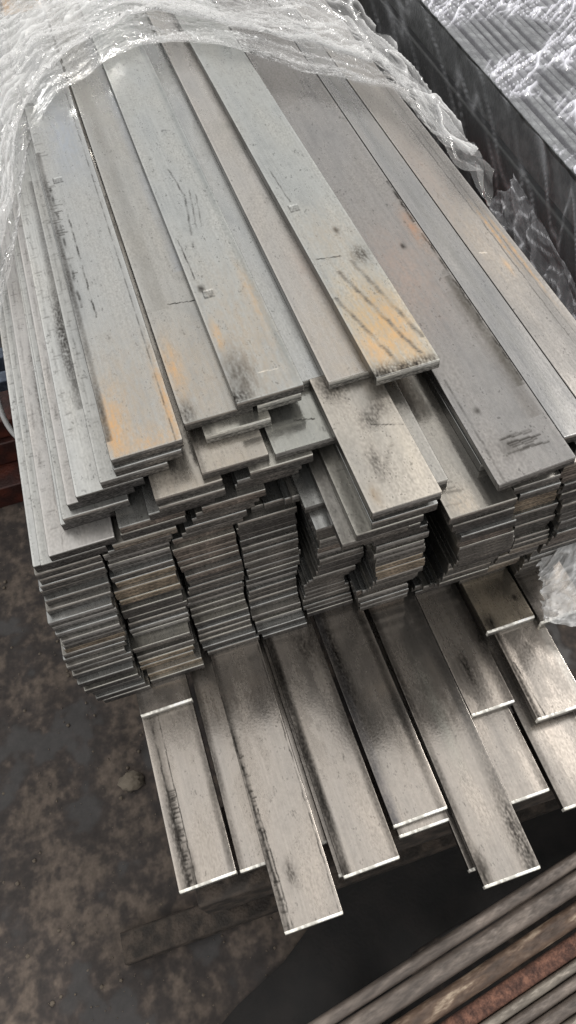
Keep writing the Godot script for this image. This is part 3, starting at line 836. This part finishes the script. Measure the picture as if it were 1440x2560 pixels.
# ------------------------------------------------------------------ things at the left
func build_left_things() -> void:
	var red := noise_mat(Color(0.17, 0.065, 0.045), Color(0.30, 0.13, 0.085), 0.012, 0.55, 0.1, 3.0, 51, 0.3)
	var grey := noise_mat(Color(0.30, 0.34, 0.40), Color(0.46, 0.50, 0.56), 0.015, 0.5, 0.4, 3.0, 52, 0.3)
	beam("steel_beam", Vector3(-1.5, FLOOR_Y + 0.001, -0.46), 1.14, 0.05, 0.075, 0.0, red, "rust red beam on the floor at the left, lowest of three", "steel beam", 0.003)
	beam("steel_beam", Vector3(-1.5, FLOOR_Y + 0.053, -0.50), 1.15, 0.05, 0.07, 0.01, red, "rust red beam at the left, middle of the three", "steel beam", 0.003)
	beam("steel_beam", Vector3(-1.5, FLOOR_Y + 0.105, -0.52), 1.14, 0.04, 0.07, 0.0, red, "rust red beam at the left, top of the three", "steel beam", 0.003)
	beam("steel_beam", Vector3(-1.5, FLOOR_Y + 0.001, -0.72), 1.15, 0.05, 0.03, 0.0, grey, "blue grey bar on the floor behind the rust red beams", "steel beam", 0.004)
	beam("steel_beam", Vector3(-1.5, FLOOR_Y + 0.001, -0.80), 1.15, 0.04, 0.03, 0.0, grey, "second blue grey bar on the floor further behind", "steel beam", 0.004)
	var path := [Vector3(-0.440, -0.40, -0.66), Vector3(-0.432, -0.38, -0.58), Vector3(-0.426, -0.36, -0.50), Vector3(-0.418, -0.36, -0.44), Vector3(-0.402, -0.365, -0.40), Vector3(-0.375, -0.375, -0.375), Vector3(-0.33, -0.38, -0.36)]
	var mat := StandardMaterial3D.new()
	mat.albedo_color = Color(0.62, 0.62, 0.62)
	mat.roughness = 0.35
	var o := put("plastic_tube", tube(path, 0.0042, 12), mat)
	tag(o, "pale plastic tube looping down at the far left of the bundle", "tube")


func tube(path: Array, r: float, sides: int, wob := 0.0) -> ArrayMesh:
	var c := Curve3D.new()
	for i in path.size():
		var d: Vector3 = (path[mini(i + 1, path.size() - 1)] - path[maxi(i - 1, 0)]) / 6.0
		c.add_point(path[i], -d, d)
	var f := FastNoiseLite.new()
	f.frequency = 6.0
	var length := c.get_baked_length()
	var n := maxi(2, int(length / 0.012))
	var b := Build.new()
	for k in n + 1:
		var at := c.sample_baked(length * k / n, true)
		var ahead := c.sample_baked(minf(length, length * k / n + 0.004), true) - c.sample_baked(maxf(0, length * k / n - 0.004), true)
		var fw := ahead.normalized()
		var side := fw.cross(Vector3.UP).normalized()
		var up := side.cross(fw)
		for s in sides:
			var a := TAU * s / sides
			var d := side * cos(a) + up * sin(a)
			b.add(at + d * r * (1.0 + wob * f.get_noise_3dv(at + d * 0.1)), d, Vector2(s / float(sides), length * k / n))
	for k in n:
		for s in sides:
			var t := (s + 1) % sides
			b.quad(k * sides + s, k * sides + t, (k + 1) * sides + t, (k + 1) * sides + s)
	for e in 2:
		var first := e * n * sides
		var fwd: Vector3 = (path[1] - path[0]).normalized() if e == 0 else (path[-2] - path[-1]).normalized()
		var mid := b.add(path[0] if e == 0 else path[-1], -fwd, Vector2.ZERO)
		var ring: Array = []
		for s in sides:
			ring.append(b.add(b.v[first + s], -fwd, Vector2.ZERO))
		for s in sides:
			b.tri(mid, ring[s], ring[(s + 1) % sides])
	var m := ArrayMesh.new()
	b.into(m)
	return m


# ------------------------------------------------------------------ the wrapped bundle at the right
func build_second_bundle() -> void:
	var dark := noise_mat(Color(0.09, 0.092, 0.092), Color(0.15, 0.152, 0.15), 0.01, 0.5, 0.1, 2.0, 61, 0.3)
	var rod := noise_mat(Color(0.30, 0.31, 0.31), Color(0.50, 0.51, 0.51), 0.02, 0.4, 0.8, 4.0, 62, 0.4)
	var root := Basis(Vector3.UP, -0.04)
	var g := "bars on edge in the wrapped right bundle"
	var gr := RandomNumberGenerator.new()
	gr.seed = 12
	for i in 25:
		var o := put("edge_bar", bar_mesh(0.0082, 0.05, 1.3, 0.0024), rod)
		o.position = Vector3(0.296 + i * 0.0108, -0.0525 + gr.randf_range(-0.0028, 0.0022), -0.09 + gr.randf_range(-0.01, 0.01))
		o.rotation.y = -0.04
		tag(o, "grey bar on edge under clear film, %s from that bundle's near side" % ORDINAL[i].replace("topmost", "first"), "steel bar", g)
	for i in 7:
		var o := put("square_tube", bar_mesh(0.27, 0.074, 1.3, 0.004), dark)
		o.position = Vector3(0.293 + 0.002 * (i % 2), -0.0555 - 0.0755 * (i + 1), -0.09)
		o.rotation.y = -0.04
		tag(o, "dark wide steel section in the right bundle, %s layer below the upright bars" % ORDINAL[i].replace("topmost", "first"), "steel section", "dark sections of the right bundle")
	var red := noise_mat(Color(0.44, 0.12, 0.07), Color(0.62, 0.26, 0.17), 0.012, 0.5, 0.1, 3.0, 53, 0.3)
	for i in 2:
		var o := put("red_channel", bar_mesh(0.045, 0.05, 0.42, 0.004), red)
		o.position = Vector3(0.222 + 0.004 * i, [-0.25, -0.185][i], [-0.02, -0.10][i])
		tag(o, ["red painted steel section in the gap, the lower one", "red painted steel section in the gap, the upper one"][i], "steel section")
	var o := put("gap_timber", bar_mesh(0.05, 0.26, 0.5, 0.004), noise_mat(Color(0.10, 0.09, 0.085), Color(0.17, 0.15, 0.14), 0.015, 0.9, 0.0, 5.0, 15, 0.5))
	o.position = Vector3(0.222, FLOOR_Y + 0.001, 0.0)
	tag(o, "dark upright timber packing in the gap between the two bundles", "timber")


# ------------------------------------------------------------------ rusty rods in front, lower right
func build_floor_rods() -> void:
	var a := noise_mat(Color(0.27, 0.245, 0.23), Color(0.47, 0.43, 0.40), 0.012, 0.5, 0.35, 6.0, 71, 0.35, Color(0, 0, 0, 0), 0.72)
	var flaky := noise_mat(Color(0.27, 0.22, 0.19), Color(0.62, 0.56, 0.49), 0.018, 0.65, 0.2, 5.0, 72, 0.9, Color(0.36, 0.29, 0.24), 0.66)
	var rust := noise_mat(Color(0.22, 0.14, 0.115), Color(0.47, 0.33, 0.27), 0.02, 0.85, 0.0, 6.0, 73, 1.2, Color(0, 0, 0, 0), 0.75)
	var grey := noise_mat(Color(0.36, 0.335, 0.31), Color(0.55, 0.52, 0.48), 0.012, 0.5, 0.4, 6.0, 74, 0.6, Color(0, 0, 0, 0), 0.7)
	for m in [a, flaky, grey]:
		m.uv1_scale = Vector3(5.0, 5.0, 1.3)
	# offset from the frame of the group, width, material, label
	var rows := [
		[0.3735, 0.0138, a, "thin dark brown bar nearest the bundle, at lower right"],
		[0.3890, 0.0205, a, "dark brown rounded bar, second from the bundle at lower right"],
		[0.4145, 0.0200, flaky, "brown bar with pale flaking patches at lower right"],
		[0.4385, 0.0180, rust, "rough orange rusty bar at lower right"],
		[0.4575, 0.0100, grey, "grey bar just in front of the rusty one"],
		[0.4690, 0.0115, a, "brown grey bar, second in front of the rusty one"],
		[0.4820, 0.0135, a, "brown bar near the lower right corner, third past the rust"],
		[0.4970, 0.0130, grey, "pale grey bar at the extreme lower right corner"],
		[0.5115, 0.0130, grey, "last grey bar, cut by the lower right frame corner"],
	]
	var turn := atan(0.18)
	var n := 0
	for r in rows:
		var across: float = r[1]
		var o := put("rusty_bar", bar_mesh(across, 0.021, 1.4, minf(0.0062, across * 0.38)), r[2])
		o.rotation.y = PI / 2 + turn
		var start := Vector3(0.0, -0.491 - 0.001 * (n % 2), r[0] + across * 1.016)
		o.position = start + Vector3(cos(turn), 0, -sin(turn)) * (0.95 + 0.03 * (n % 3))
		n += 1
		tag(o, r[3], "steel bar", "rusty bars lying in front at lower right")
	var wood := noise_mat(Color(0.09, 0.08, 0.075), Color(0.16, 0.145, 0.13), 0.015, 0.9, 0.0, 5.0, 16, 0.8)
	var p := put("timber_bearer", bar_mesh(0.10, -0.491 - FLOOR_Y, 0.5, 0.004), wood)
	p.position = Vector3(0.45, FLOOR_Y, 0.62)
	tag(p, "dark timber under the right ends of the rusty rods", "timber")


# ------------------------------------------------------------------ plastic film
func along(p: Array, f: float) -> Vector3:
	var x := f * (p.size() - 1)
	var i := mini(int(x), p.size() - 2)
	var a: Vector3 = p[maxi(i - 1, 0)]
	var b: Vector3 = p[i]
	var c: Vector3 = p[i + 1]
	var d: Vector3 = p[mini(i + 2, p.size() - 1)]
	return b.cubic_interpolate(c, a, d, x - i)


# y of what crease() gives is how thick the film lies there, folded over itself.
# A crumpled sheet between four edges; shape(p, u, v) may move the points before the creases are added.
func film_sheet(front: Array, back: Array, left: Array, right: Array, nu: int, nv: int, shape: Callable, crease: Callable) -> ArrayMesh:
	var pts := PackedVector3Array()
	for j in nv + 1:
		for i in nu + 1:
			var u := i / float(nu)
			var v := j / float(nv)
			var p := along(front, u) * (1 - v) + along(back, u) * v + along(left, v) * (1 - u) + along(right, v) * u
			p -= front[0] * (1 - u) * (1 - v) + front[-1] * u * (1 - v) + back[0] * (1 - u) * v + back[-1] * u * v
			pts.append(shape.call(p, u, v))
	var st := SurfaceTool.new()
	st.begin(Mesh.PRIMITIVE_TRIANGLES)
	st.set_smooth_group(0)
	var w := nu + 1
	var normal := func(i: int, j: int) -> Vector3:
		var a := pts[j * w + maxi(i - 1, 0)]
		var b := pts[j * w + mini(i + 1, nu)]
		var c := pts[maxi(j - 1, 0) * w + i]
		var d := pts[mini(j + 1, nv) * w + i]
		return (b - a).cross(c - d).normalized()
	var moved := PackedVector3Array()
	var dens := PackedFloat32Array()
	for j in nv + 1:
		for i in nu + 1:
			var nn: Vector3 = normal.call(i, j)
			if nn.y < 0:
				nn = -nn
			var p := pts[j * w + i]
			var cr: Vector2 = crease.call(i / float(nu), j / float(nv), p)
			moved.append(p + nn * cr.x)
			dens.append(clampf(cr.y, 0.0, 1.0))
	for j in nv + 1:
		for i in nu + 1:
			st.set_uv(Vector2(i / float(nu), j / float(nv)))
			st.set_color(Color(1, 1, 1, dens[j * w + i]))
			st.add_vertex(moved[j * w + i])
	for j in nv:
		for i in nu:
			var a := j * w + i
			for k in [a, a + 1, a + w + 1, a, a + w + 1, a + w]:
				st.add_index(k)
	st.generate_normals()
	return st.commit()


var white := ImageTexture.create_from_image(Image.create_from_data(1, 1, false, Image.FORMAT_RGB8, PackedByteArray([255, 255, 255])))


func film_mat(alpha: float, tint: Color, rough := 0.16, folded := true) -> StandardMaterial3D:
	var m := StandardMaterial3D.new()
	m.albedo_color = Color(tint.r, tint.g, tint.b, alpha)
	m.transparency = BaseMaterial3D.TRANSPARENCY_ALPHA
	m.roughness = rough
	m.metallic_specular = 0.7
	if folded:
		m.vertex_color_use_as_albedo = true
		m.albedo_texture = white
	m.cull_mode = BaseMaterial3D.CULL_DISABLED
	return m


func ridge(f: FastNoiseLite, x: float, y: float) -> float:
	return 1.0 - absf(f.get_noise_2d(x, y)) * 2.2


func top_level(x: float) -> float:   # height of the bundle's top, stepping down at the left
	var xs := [-0.62, -0.45, -0.38, -0.345, -0.30, -0.25, -0.20, -0.12, 0.19, 0.215, 0.25, 0.30, 0.40]
	var ys := [-0.36, -0.26, -0.14, -0.092, -0.055, -0.022, -0.002, 0.004, 0.004, -0.006, -0.05, -0.11, -0.13]
	for i in xs.size() - 1:
		if x <= xs[i + 1]:
			return lerpf(ys[i], ys[i + 1], smoothstep(0, 1, clampf((x - xs[i]) / (xs[i + 1] - xs[i]), 0, 1)))
	return ys[-1]


func build_films() -> void:
	var n1 := FastNoiseLite.new()
	n1.seed = 101
	n1.frequency = 1.0
	n1.fractal_octaves = 2
	var n2 := FastNoiseLite.new()
	n2.seed = 102
	n2.frequency = 1.0
	n2.fractal_octaves = 3
	var n3 := FastNoiseLite.new()
	n3.seed = 103
	n3.frequency = 1.0
	n3.fractal_type = FastNoiseLite.FRACTAL_NONE
	# ---- the film pushed back over the top of the bundle
	var front := [Vector3(-0.40, 0, -0.20), Vector3(-0.335, 0, -0.29), Vector3(-0.2907, 0, -0.3755), Vector3(-0.262, 0, -0.48), Vector3(-0.2375, 0, -0.5602), Vector3(-0.1881, 0, -0.6107), Vector3(-0.1342, 0, -0.6529), Vector3(-0.09, 0, -0.683), Vector3(-0.044, 0, -0.694), Vector3(-0.005, 0, -0.672), Vector3(0.032, 0, -0.638), Vector3(0.0698, 0, -0.595), Vector3(0.1258, 0, -0.5165), Vector3(0.172, 0, -0.452), Vector3(0.1905, 0, -0.418), Vector3(0.1939, 0, -0.3713), Vector3(0.1910, 0, -0.2966), Vector3(0.1930, 0, -0.2421), Vector3(0.1960, 0, -0.1898)]
	var back := [Vector3(-0.70, 0, -1.35), Vector3(-0.35, 0, -1.35), Vector3(-0.1, 0, -1.35), Vector3(0.1, 0, -1.35), Vector3(0.32, 0, -1.35)]
	var left := [Vector3(-0.40, 0, -0.20), Vector3(-0.50, 0, -0.45), Vector3(-0.60, 0, -0.85), Vector3(-0.70, 0, -1.35)]
	var right := [Vector3(0.1960, 0, -0.1898), Vector3(0.212, 0, -0.205), Vector3(0.226, 0, -0.28), Vector3(0.230, 0, -0.37), Vector3(0.228, 0, -0.48), Vector3(0.230, 0, -0.57), Vector3(0.248, 0, -0.68), Vector3(0.28, 0, -1.0), Vector3(0.32, 0, -1.35)]
	for layer in 2:
		var lift := 0.004 + 0.010 * layer
		var shape := func(p: Vector3, u: float, v: float) -> Vector3:
			p.y = top_level(p.x) + lift  + 0.006 * n1.get_noise_2d(p.x * 9.0 + 3.0 * layer, p.z * 9.0)
			if layer == 1:
				p.z -= 0.035 + 0.045 * (0.5 + 0.5 * n1.get_noise_1d(u * 9.0)) * (1 - v)
			return p
		var crease := func(u: float, v: float, p: Vector3) -> Vector2:
			var s := 31.0 * layer
			var a := u * 7.0 + v * 5.0
			var bend := n1.get_noise_2d(u * 3.0 + s, v * 4.0)
			var calm := smoothstep(0.97, 0.76, u)      # the flap at the right is smoother
			var r1 := pow(maxf(0.0, ridge(n3, u * 5.0 + s, v * 22.0 + u * 4.0 + bend * 1.6)), 5.0)
			var r2 := pow(maxf(0.0, ridge(n3, u * 9.0 + 40.0 + s, v * 36.0 - u * 12.0 + bend * 2.4)), 5.0)
			var r3 := pow(maxf(0.0, ridge(n3, u * 16.0 + 80.0 + s, v * 46.0 + u * 22.0 + bend * 3.0)), 6.0)
			var big := ridge(n3, u * 12.0 + s, v * 6.0 + 3.0)
			var d := 0.0040 * n3.get_noise_2d(a + s, v * 10.0 + bend)
			d += calm * (0.0046 * r1 + 0.0030 * r2 + 0.0018 * r3)
			d += (1.0 - calm) * 0.009 * big
			var edge := exp(-v * 70.0) * 0.12 + exp(-(1.0 - u) * 40.0) * 0.5 * smoothstep(0.1, 0.3, v)
			d += 0.004 * edge * ridge(n2, u * 60.0, v * 12.0 + s)
			var many := 0.5 + 0.5 * n3.get_noise_2d(u * 4.0 + 17.0 * layer, v * 5.0)
			var thick := 0.02 + 0.20 * many + calm * (0.40 * r1 + 0.28 * r2 * many + 0.26 * r3 * many) + (1.0 - calm) * 0.5 * pow(maxf(0.0, big), 5.0) + 0.08 * exp(-v * 60.0)
			return Vector2(d, thick)
		var o := put("stretch_film", film_sheet(front, back, left, right, 260, 500, shape, crease), film_mat([0.05, 1.0][layer], Color(0.95, 0.95, 0.95), 0.06, layer == 1))
		tag(o, ["lower sheet of crumpled clear stretch film pushed back over the top bars", "upper sheet of crumpled whitish stretch film over the back of the bundle"][layer], "plastic film")
	# ---- clear film stretched over the right bundle, with spiky creases
	var rfront := [Vector3(0.292, 0, -0.08), Vector3(0.45, 0, -0.08), Vector3(0.60, 0, -0.08)]
	var rback := [Vector3(0.345, 0, -1.45), Vector3(0.50, 0, -1.45), Vector3(0.65, 0, -1.45)]
	var rleft := [Vector3(0.292, 0, -0.08), Vector3(0.318, 0, -0.76), Vector3(0.345, 0, -1.45)]
	var rright := [Vector3(0.60, 0, -0.08), Vector3(0.625, 0, -0.76), Vector3(0.65, 0, -1.45)]
	var rshape := func(p: Vector3, u: float, v: float) -> Vector3:
		p.y = 0.0015
		return p
	var rcrease := func(u: float, v: float, p: Vector3) -> Vector2:
		var al := p.x * -0.80 + p.z * 0.60
		var ac := p.x * 0.60 + p.z * 0.80
		var patchy := smoothstep(-0.25, 0.20, n1.get_noise_2d(p.x * 8.0 + 7.0, p.z * 6.0))
		var d := 0.0005 * n2.get_noise_2d(u * 20.0, v * 50.0)
		var q1 := pow(maxf(0.0, ridge(n3, al * 7.0, ac * 44.0)), 5.0)
		var q2 := pow(maxf(0.0, ridge(n3, al * 13.0 + 9.0, ac * 76.0 + al * 14.0)), 5.0)
		d += patchy * (0.0055 * q1 + 0.0030 * q2) 
		return Vector2(d + 0.0012, 0.10 + patchy * (0.07 + 1.0 * q1 + 0.8 * q2))
	var r := put("stretch_film", film_sheet(rfront, rback, rleft, rright, 200, 560, rshape, rcrease), film_mat(1.0, Color(0.93, 0.93, 0.97), 0.08))
	tag(r, "clear stretch film with spiky silver creases over the right bundle", "plastic film")
	# its flap hanging down the side towards the first bundle
	var s_top := [Vector3(0.290, 0.000, -0.06), Vector3(0.303, 0.000, -0.40), Vector3(0.340, 0.000, -1.45)]
	var s_bot := [Vector3(0.262, -0.42, -0.04), Vector3(0.268, -0.40, -0.40), Vector3(0.320, -0.40, -1.45)]
	var s_l := [Vector3(0.290, 0.0, -0.06), Vector3(0.282, -0.2, -0.05), Vector3(0.262, -0.42, -0.04)]
	var s_r := [Vector3(0.340, 0.0, -1.45), Vector3(0.33, -0.2, -1.45), Vector3(0.320, -0.40, -1.45)]
	var keep := func(p: Vector3, u: float, v: float) -> Vector3:
		return p
	var screase := func(u: float, v: float, p: Vector3) -> Vector2:
		return Vector2(1, 0) * (0.004 * n1.get_noise_2d(u * 9.0 + v * 2.5, v * 3.0 + u * 3.0) + 0.0030 * maxf(0.0, ridge(n1, u * 13.0 + v * 4.0, v * 2.0) - 0.4) * smoothstep(0.5, 0.0, u)) + Vector2(0, 0.10 + 0.4 * pow(maxf(0.0, ridge(n1, u * 13.0 + v * 4.0, v * 2.0)), 8.0))
	var sf := put("stretch_film", film_sheet(s_top, s_bot, s_l, s_r, 220, 90, keep, screase), film_mat(1.0, Color(0.85, 0.86, 0.88), 0.08))
	tag(sf, "smooth clear film hanging down the dark side of the right bundle", "plastic film")
	# crumpled pieces in the gap and at the lower right
	var c_front := [Vector3(0.158, -0.318, 0.140), Vector3(0.200, -0.312, 0.155), Vector3(0.25, -0.315, 0.150), Vector3(0.32, -0.34, 0.13)]
	var c_back := [Vector3(0.180, -0.285, 0.075), Vector3(0.215, -0.215, 0.070), Vector3(0.26, -0.19, 0.05), Vector3(0.34, -0.20, 0.02)]
	var c_l := [Vector3(0.158, -0.318, 0.140), Vector3(0.176, -0.310, 0.105), Vector3(0.180, -0.285, 0.075)]
	var c_r := [Vector3(0.32, -0.34, 0.13), Vector3(0.33, -0.27, 0.08), Vector3(0.34, -0.20, 0.02)]
	var ccrease := func(u: float, v: float, p: Vector3) -> Vector2:
		var cr := ridge(n3, u * 5.0, v * 6.0)
		return Vector2(0.010 * ridge(n1, u * 4.0, v * 4.5) + 0.004 * ridge(n2, u * 14.0, v * 12.0), 0.45 + 0.5 * pow(maxf(0.0, cr), 4.0))
	var cf := put("stretch_film", film_sheet(c_front, c_back, c_l, c_r, 90, 60, keep, ccrease), film_mat(1.0, Color(0.95, 0.95, 0.95), 0.12))
	tag(cf, "crumpled white film scrap at the lower right beside the bar ends", "plastic film")
	var d_front := [Vector3(0.205, -0.19, -0.02), Vector3(0.245, -0.15, -0.03), Vector3(0.285, -0.12, -0.04)]
	var d_back := [Vector3(0.215, -0.10, -0.25), Vector3(0.245, -0.08, -0.27), Vector3(0.285, -0.05, -0.28)]
	var d_l := [Vector3(0.205, -0.19, -0.02), Vector3(0.208, -0.165, -0.13), Vector3(0.215, -0.10, -0.25)]
	var d_r := [Vector3(0.285, -0.12, -0.04), Vector3(0.288, -0.08, -0.15), Vector3(0.285, -0.05, -0.28)]
	var dcrease := func(u: float, v: float, p: Vector3) -> Vector2:
		var cr := ridge(n3, u * 5.0, v * 6.0)
		return Vector2(0.012 * ridge(n1, u * 3.0 + 5.0, v * 5.0) + 0.005 * ridge(n2, u * 10.0, v * 16.0), 0.14 + 0.6 * pow(maxf(0.0, cr), 6.0))
	var df := put("stretch_film", film_sheet(d_front, d_back, d_l, d_r, 70, 110, keep, dcrease), film_mat(1.0, Color(0.9, 0.9, 0.92), 0.08))
	tag(df, "glossy clear film bunched in the gap over the red sections", "plastic film")
